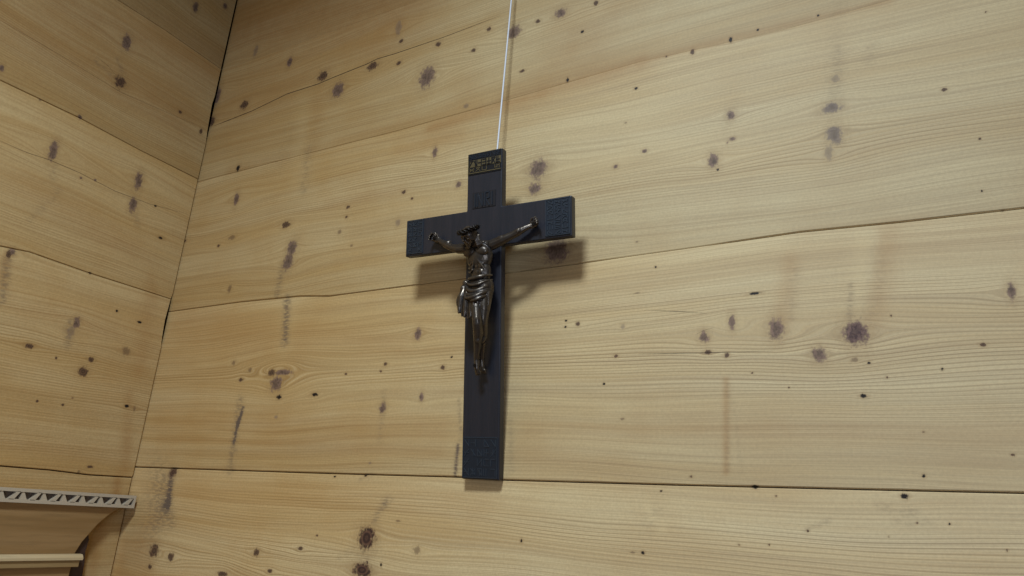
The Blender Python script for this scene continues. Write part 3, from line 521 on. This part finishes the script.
# ---- the bronze figure: blobs fused by a voxel remesh; coordinates (x, towards the room, z) in hundredths
def ico(sub):
    b = bmesh.new(); bmesh.ops.create_icosphere(b, subdivisions=sub, radius=1)
    b.verts.ensure_lookup_table()
    v = np.array([x.co[:] for x in b.verts]); f = np.array([[q.index for q in x.verts] for x in b.faces]); b.free()
    return v, f
ICO = {2: ico(2), 3: ico(3)}
def blob_mesh(name, blobs, voxel, smooth, mat, parent, label=None):
    co, fa, base = [], [], 0
    for (c, rr, rot) in blobs:
        tv, tf = ICO[2] if max(rr) < 1.0 else ICO[3]
        p = tv*np.array(rr)
        if rot is not None: p = p @ np.array(rot.to_3x3()).T
        co.append(p + np.array([c[0], -c[1], c[2]])); fa.append(tf+base); base += len(tv)
    co = np.concatenate(co); fa = np.concatenate(fa)
    me = bpy.data.meshes.new('tmp')
    me.vertices.add(len(co)); me.vertices.foreach_set('co', co.astype(np.float32).ravel())
    me.loops.add(fa.size); me.loops.foreach_set('vertex_index', fa.astype(np.int32).ravel())
    me.polygons.add(len(fa)); me.polygons.foreach_set('loop_start', np.arange(0, fa.size, 3, dtype=np.int32))
    me.update(calc_edges=True)
    ob = bpy.data.objects.new('tmp', me); C.objects.link(ob)
    m = ob.modifiers.new('r', 'REMESH'); m.mode = 'VOXEL'; m.voxel_size = voxel; m.use_smooth_shade = True
    if smooth:
        s = ob.modifiers.new('s', 'SMOOTH'); s.factor = .5; s.iterations = smooth
    dg = bpy.context.evaluated_depsgraph_get(); dg.update()
    me2 = bpy.data.meshes.new_from_object(ob.evaluated_get(dg))
    bpy.data.objects.remove(ob)
    me2.materials.clear()
    me2.transform(Matrix.Scale(.008, 4))
    for p in me2.polygons: p.use_smooth = True
    o = link(name, me2, mat, parent)
    if label: o['label'] = label
    return o

def chain(out, pts, n=None):
    """pts: (x, d, z, r) - a run of spheres, smoothly tapered"""
    for (a, b) in zip(pts[:-1], pts[1:]):
        L = math.dist(a[:3], b[:3]); k = max(2, int(L/(min(a[3], b[3])*.35))+1)
        for i in range(k+1):
            t = i/k
            p = [a[j]+(b[j]-a[j])*t for j in range(4)]
            out.append((p[:3], (p[3],)*3, None))
def ell(out, c, rr, rot=None): out.append((c, rr, rot))
RY = lambda a: Matrix.Rotation(math.radians(a), 4, 'Y')
RXr = lambda a: Matrix.Rotation(math.radians(a), 4, 'X')
RZr = lambda a: Matrix.Rotation(math.radians(a), 4, 'Z')

B = []
# trunk
ell(B, (.6, 2.15, 35.3), (2.35, 1.35, 2.5), RY(4))
ell(B, (.95, 2.15, 32.6), (1.75, 1.05, 2.4), RY(4))
ell(B, (1.05, 2.2, 29.9), (2.05, 1.35, 1.8))
chain(B, [(-2.2, 1.8, 37.0, .85), (.3, 2.0, 37.2, .9), (2.7, 1.8, 37.2, .85)])
ell(B, (-.75, 3.15, 36.0), (1.15, .5, .8), RY(-12)); ell(B, (1.55, 3.15, 36.1), (1.15, .5, .8), RY(12))      # chest muscles
for s in (-1, 1):                                                                                               # ribs
    for k in range(4):
        z = 34.9-k*.62
        chain(B, [(.5+s*(.35+.12*k), 3.35-.08*k, z+.05, .13), (.5+s*1.2, 3.05-.06*k, z-.25-.05*k, .16), (.5+s*1.85, 2.35, z-.1, .13)])
chain(B, [(.5+.4, 3.3, 34.6, .16), (.55+1.2, 3.05, 33.4, .18), (.6+1.7, 2.5, 32.7, .15)])
chain(B, [(.5-.2, 3.3, 34.6, .16), (.55-.8, 3.05, 33.4, .18), (.6-1.2, 2.5, 32.7, .15)])
for k in range(3):
    ell(B, (.62+.12*k, 3.05, 33.6-k*.95), (.42, .22, .42)); ell(B, (1.30+.08*k, 3.05, 33.6-k*.95), (.42, .22, .42))
chain(B, [(-.9, 2.75, 37.55, .22), (.2, 3.0, 37.2, .2), (1.6, 2.7, 37.6, .22)])                                # collar bones
# neck
chain(B, [(.35, 2.3, 37.0, .85), (.15, 3.2, 37.6, .72), (-.05, 3.9, 38.0, .75)])
# arms
chain(B, [(-2.35, 1.85, 37.1, .92), (-3.7, 1.8, 37.2, .82), (-5.1, 1.7, 37.6, .64), (-6.0, 1.6, 38.1, .68), (-7.4, 1.25, 38.9, .52), (-8.4, .95, 39.45, .38)])
ell(B, (-3.5, 1.85, 37.45), (1.1, .65, .62), RY(-10)); ell(B, (-6.2, 1.6, 38.4), (.9, .55, .5), RY(-28))
chain(B, [(2.8, 1.85, 37.2, .92), (4.5, 1.8, 37.75, .80), (6.2, 1.7, 38.35, .62), (7.0, 1.55, 38.7, .66), (8.3, 1.25, 39.35, .5), (9.2, .95, 39.75, .38)])
ell(B, (4.3, 1.95, 37.9), (1.2, .62, .6), RY(-16)); ell(B, (7.2, 1.7, 38.85), (.95, .52, .48), RY(-30))
# hands: palm, four curled fingers, thumb
def hand(w, tip, s):
    w = Vector(w); t = Vector(tip); ax = (t-w).normalized()
    up = Vector((-ax.z*s, 0, ax.x*s)).normalized() if s > 0 else Vector((ax.z, 0, -ax.x)).normalized()
    if up.z < 0: up = -up
    pc = w + ax*.62
    w = w - ax*.1
    for q in (-.32, -.1, .12, .34):
        chain(B, [(*(w+ax*.1+up*q*.7)[:], .30), (*(w+ax*1.05+up*q*1.15)[:], .26)])
    ln = (.85, 1.0, .95, .75)
    for i, q in enumerate((.40, .15, -.10, -.34)):
        q *= 1.2; p0 = w+ax*1.1+up*q
        p1 = p0+ax*ln[i]*.5+Vector((0, .30, 0))+up*q*.2
        p2 = p1+ax*ln[i]*.18+Vector((0, .42, 0))-up*.05
        p3 = p2-ax*ln[i]*.22+Vector((0, .22, 0))-up*.08
        chain(B, [(*p0, .19), (*p1, .175), (*p2, .16), (*p3, .13)])
    p0 = w+ax*.35+up*.30
    p1 = p0+ax*.35+up*.42+Vector((0, .25, 0)); p2 = p1+ax*.4+up*.08+Vector((0, .25, 0))
    chain(B, [(*p0, .2), (*p1, .165), (*p2, .13)])
hand((-8.4, .9, 39.45), (-9.9, .8, 40.3), -1)
hand((9.2, .9, 39.75), (10.75, .8, 40.5), 1)
# legs: knees bent forward, feet one over the other
chain(B, [(.15, 2.5, 29.6, 1.25), (1.0, 3.6, 26.8, 1.05), (1.6, 4.35, 24.6, .82), (1.65, 4.3, 24.1, .80), (1.4, 3.6, 22.6, .84), (.9, 2.9, 20.6, .6), (.4, 2.35, 18.7, .43)])
ell(B, (1.3, 3.2, 22.4), (.72, .72, 1.5), RXr(-20))
chain(B, [(.35, 2.25, 18.6, .45), (.45, 2.3, 18.0, .46), (.5, 2.35, 17.2, .42), (.6, 2.1, 16.5, .34)])
chain(B, [(2.0, 2.4, 29.6, 1.25), (2.1, 3.1, 26.8, 1.05), (2.1, 3.4, 24.6, .80), (2.05, 3.3, 24.1, .78), (1.7, 2.6, 22.6, .80), (1.15, 1.9, 20.6, .56), (.8, 1.35, 18.6, .40)])
ell(B, (1.65, 2.4, 22.4), (.72, .72, 1.5), RXr(-20))
chain(B, [(.8, 1.35, 18.5, .43), (.85, 1.25, 17.6, .42), (.9, 1.05, 16.9, .34)])
for i in range(5):
    q = -.38+i*.19
    chain(B, [(.55+q, 2.2-.02*i, 16.7, .15), (.62+q*1.05, 1.95, 16.15+.05*abs(i-1), .13-.008*i)])
    chain(B, [(.95+q, 1.25, 17.0, .14), (1.0+q*1.05, 1.0, 16.5+.05*abs(i-3), .11)])
# head
F_ = Vector((-.42, .80, -.42)).normalized(); U0 = Vector((-.12, .35, .93)); R_ = F_.cross(U0).normalized(); U_ = R_.cross(F_).normalized()
if R_.x > 0: pass
HC = Vector((-.15, 4.15, 38.45))
def hp(a, b, c): return HC + R_*a + U_*b + F_*c
def hrot():
    # columns in mesh space (y flipped)
    fl = lambda v: Vector((v.x, -v.y, v.z))
    m = Matrix((fl(R_), fl(F_), fl(U_))).transposed().to_4x4()
    return m
HR = hrot()
ell(B, hp(0, .25, -.1), (1.12, 1.32, 1.2), HR)       # skull
ell(B, hp(0, -.45, .25), (.82, .95, 1.05), HR)        # face
ell(B, hp(0, -1.15, .62), (.42, .42, .40), HR)        # chin
chain(B, [(*hp(0, .15, 1.22), .15), (*hp(0, -.38, 1.52), .2)]); chain(B, [(*hp(-.16, -.42, 1.38), .13), (*hp(.16, -.42, 1.38), .13)])
for s in (-1, 1):
    chain(B, [(*hp(s*.12, .3, 1.2), .14), (*hp(s*.42, .33, 1.12), .15), (*hp(s*.75, .2, .85), .13)])   # brow
    ell(B, hp(s*.38, .02, 1.06), (.2, .14, .13), HR)                                                # closed eye
    ell(B, hp(s*.55, -.3, .88), (.28, .25, .24), HR)                                                # cheekbone
    ell(B, hp(s*1.05, -.05, 0), (.13, .26, .34), HR)                                                # ear
chain(B, [(*hp(-.24, -.72, 1.14), .1), (*hp(0, -.69, 1.24), .12), (*hp(.24, -.72, 1.14), .1)])
chain(B, [(*hp(-.2, -.88, 1.1), .1), (*hp(0, -.9, 1.19), .13), (*hp(.2, -.88, 1.1), .1)])
corpus = blob_mesh('bronze_figure', B, .085, 2, M_BRONZE, root, 'bronze crucified figure, head bowed to the left and arms stretched along the crossbar')

# hair and beard
Hh = []
for i in range(26):
    a = -math.pi*.62 + i*(2*math.pi*.62*2/25)/1.0 if False else math.pi*(-.72 + 1.44*i/25)
    # strands from the crown of the head down round the sides and back
    sx, sc_ = math.sin(a), -math.cos(a)
    chain(Hh, [(*hp(sx*.25, 1.42, sc_*.3-.1), .2), (*hp(sx*1.0, 1.0, sc_*1.15-.05), .2), (*hp(sx*1.25, .2, sc_*1.42), .19), (*hp(sx*1.2, -.6, sc_*1.3-.15), .2)])
for s in (-1, 1):
    for k in range(4):
        x = s*(1.05+.12*k)
        chain(Hh, [(*hp(x, -.3, -.1-.2*k), .2), (*hp(x*1.08, -1.0, .0-.15*k), .2), (*(hp(x*1.15, -1.6, .05-.2*k)+Vector((.05*s, -.1, -.1))), .18), (*(hp(x*1.05, -2.15, .0-.2*k)+Vector((.1*s, -.35, -.15))), .12)])
for i in range(9):
    q = (i-4)/4
    chain(Hh, [(*hp(q*.68, -.78-.15*(1-abs(q)), .95-.28*abs(q)), .13), (*hp(q*.5, -1.3, .95-.2*abs(q)), .16), (*hp(q*.24, -1.72-.1*(i % 2), .95), .1)])
for s in (-1, 1):
    chain(Hh, [(*hp(s*.04, -.58, 1.3), .09), (*hp(s*.34, -.74, 1.14), .1), (*hp(s*.46, -1.0, .95), .1)])
    chain(Hh, [(*hp(s*.95, -.1, .45), .14), (*hp(s*.78, -.75, .7), .15), (*hp(s*.5, -1.25, .85), .14)])
blob_mesh('hair_and_beard', Hh, .075, 1, M_BRONZE, corpus)

# crown of thorns: three twisted canes with thorns
bm = bmesh.new()
def crown_pt(a, k=None, off=0.0):
    rx, ry = 1.50, 1.62
    p = Vector((math.cos(a)*rx, math.sin(a)*ry, 1.0))
    if k is not None:
        tw = a*5+k*2.094
        rr = .22
        p += Vector((math.cos(a)*math.cos(tw)*rr, math.sin(a)*math.cos(tw)*rr, math.sin(tw)*rr*1.2))
    p += Vector((math.cos(a), math.sin(a), 0))*off
    q = hp(p.x, p.z, p.y-.08)
    return Vector((q.x, -q.y, q.z))*.008
for k in range(3):
    tube(bm, [crown_pt(2*math.pi*i/60, k) for i in range(61)], .17*.008, 6)
rt = random.Random(4)
for i in range(26):
    a = 2*math.pi*i/26+rt.uniform(-.08, .08)
    p0 = crown_pt(a, i % 3); p1 = crown_pt(a+rt.uniform(-.2, .2), i % 3, .42)+Vector((0, 0, rt.uniform(-.25, .4)))*.008
    tube(bm, [p0, (p0*.5+p1*.5), p1], [.075*.008, .05*.008, .008*.008], 5)
from_bm('crown_of_thorns', bm, M_CROWN, corpus, True)

# loincloth
L = []
ell(L, (.95, 2.35, 30.2), (2.40, 1.65, 1.8)); ell(L, (.8, 2.5, 28.4), (2.15, 1.6, 2.0)); ell(L, (.5, 2.9, 27.0), (1.8, 1.25, 1.2))
def drape(x0, z0, x1, z1, sag, rr, bulge, dd=0.0, n=13):
    """a fold that runs across the front from (x0, z0) to (x1, z1) and hangs by sag in between"""
    pts = []
    for i in range(n):
        t = i/(n-1); c = 4*t*(1-t)
        pts.append((x0+(x1-x0)*t, 2.1+dd+(bulge+.3)*c**.5, z0+(z1-z0)*t-sag*c, rr*(.55+.45*c)))
    chain(L, pts)
drape(-1.15, 31.6, 2.85, 32.1, .35, .34, 1.55)
drape(-1.35, 31.2, 2.95, 31.3, .95, .26, 1.75)
drape(-1.45, 30.6, 3.05, 30.5, 1.3, .34, 1.9)
drape(-1.5, 29.7, 3.10, 30.0, 1.2, .24, 2.1)
drape(-1.6, 28.8, 3.10, 29.6, 1.0, .36, 2.3)
drape(-.6, 28.2, 3.00, 28.9, .8, .26, 2.3)
# gathered knot on the hip and the hanging end below it
ell(L, (-1.35, 3.1, 30.9), (.62, .6, .6)); ell(L, (-1.7, 3.4, 30.0), (.5, .5, .6))
for i, (xa, xm_, xb, zb_) in enumerate(((-1.5, -2.0, -2.15, 27.2), (-1.4, -1.65, -1.75, 26.0), (-1.2, -1.2, -1.25, 25.5), (-.9, -.7, -.7, 25.3), (-.6, -.15, -.15, 25.1), (-.3, .4, .4, 25.2), (0, .95, .95, 25.6))):
    q = .24*(i % 2)
    chain(L, [(xa, 3.3, 30.4, .34), (xm_, 3.75+q, 28.6, .46), (xb, 4.0+q, zb_+.8, .40), (xb-.05, 4.1+q, zb_, .22)])
for i in range(5):
    x = .9+i*.50
    chain(L, [(x, 4.0-.2*i, 29.0, .36), (x+.05, 4.35-.28*i, 27.4+.14*(i % 2), .36), (x+.05, 4.4-.28*i, 26.0+.2*(i % 2)+.22*i, .22)])
blob_mesh('loincloth', L, .09, 1, M_BRONZE, corpus)

# nails through the hands and feet
for (x, d, z) in ((-9.15, .0, 39.85), (9.95, .0, 39.95), (.5, 1.0, 17.6)):
    bm = bmesh.new()
    dd = 1.25 if z > 30 else 2.95
    tube(bm, [(x*.008, .0005, z*.008), (x*.008, -dd*.008, z*.008)], .0009, 8)
    tube(bm, [(x*.008, -dd*.008, z*.008), (x*.008, -(dd+.12)*.008, z*.008)], .0022, 10)
    from_bm('nail', bm, M_IRON, root, False)

# hook at the back of the cross, the cord passes through it
bm = bmesh.new()
hz = .43*K_
ang = [2*math.pi*i/16 for i in range(17)]
tube(bm, [(0.0, TH+.0035+.0035*math.cos(a), hz+.005*math.sin(a)) for a in ang], .0007, 6)
from_bm('hanging_eyelet', bm, M_IRON, root, True)

# ---------------------------------------------------------------- cord
e = root.matrix_world @ Vector((0, TH+.006, hz+.004))
pA = Vector((-.4856, .7736, 1.6+.634*.8)); pB = Vector((-.4856, .7813, 1.6+.964*.8))
d = (pB-pA); pT = pA + d*((2.95-pA.z)/d.z); pT.y = min(pT.y, WY-.003)
bm = bmesh.new()
path = [e, e.lerp(pA, .5), pA] + [pA.lerp(pT, t) for t in (.1, .3, .5, .7, .9, 1)]
tube(bm, path, .0013, 8)
tag(from_bm('hanging_cord', bm, M_CORD, None, True), 'thin pale grey cord running up the wall from behind the top of the crucifix', 'cord')

# ---------------------------------------------------------------- shelf rack on the left wall
rk = bpy.data.objects.new('wall_shelf', None); C.objects.link(rk); rk.location = (WX, .60, 1.35)
tag(rk, 'wooden wall shelf with white openwork edging and a curved end panel', 'shelf')
def shelf_part(name, bm, m, parent=rk, bev=0.0):
    bmesh.ops.translate(bm, verts=bm.verts, vec=Vector((-WX, -.60, -1.35)) if parent is rk else Vector((-WX, -.60, -1.35)))
    o = from_bm(name, bm, m, parent)
    if bev: bevel(o, bev, 2)
    return o
Y0 = -.35
# back panel with a concave curved end
curve = [(.7947, 1.5880), (.7850, 1.5850), (.7747, 1.5806), (.7609, 1.5721), (.7496, 1.5623), (.7388, 1.5512), (.7303, 1.5388), (.7207, 1.5252), (.7137, 1.5089), (.7125, 1.4800), (.7125, 1.38)]
bm = bmesh.new(); prism(bm, [(Y0, 1.38), (Y0, 1.588)] + curve, 0, -1.176, -1.168)
shelf_part('curved_panel', bm, M_SHELF, rk, .0008)
bm = bmesh.new(); box(bm, WX+.0005, -1.1695, Y0, .7885, 1.5880, 1.5990)
shelf_part('top_board', bm, M_SHELF, rk)
# dark piece behind the curved end, and a batten holding the panel off the wall
bm = bmesh.new(); prism(bm, [(.700, 1.38), (.700, 1.500), (.712, 1.522), (.722, 1.5360), (.7330, 1.5385), (.7372, 1.528), (.7355, 1.510), (.7385, 1.494), (.7400, 1.47), (.738, 1.38)], 0, WX+.0008, -1.1765)
shelf_part('dark_end_piece', bm, M_DARKBR, rk, .001)['label'] = 'dark brown piece behind the curved panel'
bm = bmesh.new(); box(bm, WX+.0008, -1.1765, .05, .08, 1.38, 1.587)
shelf_part('support_batten', bm, M_DARKBR, rk, .001)
# ledge with a pale lip
bm = bmesh.new(); box(bm, -1.1675, -1.1605, Y0, .7195, 1.4890, 1.4990)
shelf_part('ledge', bm, M_LEDGE, rk, .0006)
bm = bmesh.new(); prism(bm, [(-1.1675, 1.4990), (-1.1575, 1.4990), (-1.1575, 1.5030), (-1.1610, 1.5074), (-1.1675, 1.5080)], 1, Y0, .7225)
shelf_part('ledge_lip', bm, M_LIP, rk, .0004)['label'] = 'pale lip along the top of the ledge'
# openwork edging: two rails and a zigzag web
bm = bmesh.new()
XA, XB = -1.1680, -1.1600
ZA, ZB = 1.5795, 1.5998; rl = .0050
box(bm, XA, XB, Y0, .7880, ZA, ZA+rl); box(bm, XA, XB, Y0, .7880, ZB-rl, ZB)
box(bm, XA, XB, .7880, .7915, ZA, ZB)
per = .0300; y = .7880
za, zb2 = ZA+rl-.0008, ZB-rl+.0006
while y > Y0+per:
    # a wide wedge and a slanting bar repeat along the strip
    prism(bm, [(y-.0015, zb2), (y-.0065, zb2), (y-.0165, za), (y-.0090, za)], 0, XA, XB)
    prism(bm, [(y-.0200, za), (y-.0300, za), (y-.0285, zb2), (y-.0262, zb2)], 0, XA, XB-.0010)
    y -= per
shelf_part('openwork_edging', bm, M_WHITE, rk)['label'] = 'white openwork edging strip with a zigzag web'
bm = bmesh.new(); box(bm, -1.1690, XA+.0010, Y0, .7875, ZA+.0010, ZB-.0008)
shelf_part('edging_backing', bm, M_BACK, rk)['label'] = 'grey backing behind the white openwork'

# ---------------------------------------------------------------- light
def area(name, loc, target, size, energy, col, size_y=None):
    l = bpy.data.lights.new(name, 'AREA'); l.energy = energy; l.color = col
    l.shape = 'RECTANGLE' if size_y else 'SQUARE'; l.size = size
    if size_y: l.size_y = size_y
    o = bpy.data.objects.new(name, l); C.objects.link(o)
    o.location = loc
    o.rotation_euler = (Vector(target)-Vector(loc)).to_track_quat('-Z', 'Y').to_euler()
    return o
area('ceiling_lamp', LAMP, (LAMP[0], LAMP[1]+.0001, 0), .25, KEY, (.80, .92, 1.0))
area('fill_light', FILLP, (-.1, .8, 1.7), 1.3, FILL, (.70, .81, 1.0), 1.2)  # soft cool fill added from the right, source unseen
w = bpy.data.worlds.new('room_light'); bpy.context.scene.world = w; w.use_nodes = True
w.node_tree.nodes['Background'].inputs[0].default_value = (*AMBC, 1)
w.node_tree.nodes['Background'].inputs[1].default_value = AMB

# ---------------------------------------------------------------- camera
cam = bpy.data.cameras.new('camera'); co = bpy.data.objects.new('camera', cam); C.objects.link(co)
cam.lens = 25.0438; cam.sensor_width = 36; cam.clip_start = .01
r = CAM_R
co.matrix_world = Matrix(((r[0][0], -r[1][0], -r[2][0], 0), (r[0][1], -r[1][1], -r[2][1], 0), (r[0][2], -r[1][2], -r[2][2], 1.6), (0, 0, 0, 1)))
bpy.context.scene.camera = co
sc = bpy.context.scene
sc.view_settings.view_transform = 'Standard'; sc.view_settings.look = 'None'
sc.view_settings.exposure = 0.0; sc.view_settings.gamma = 1.0
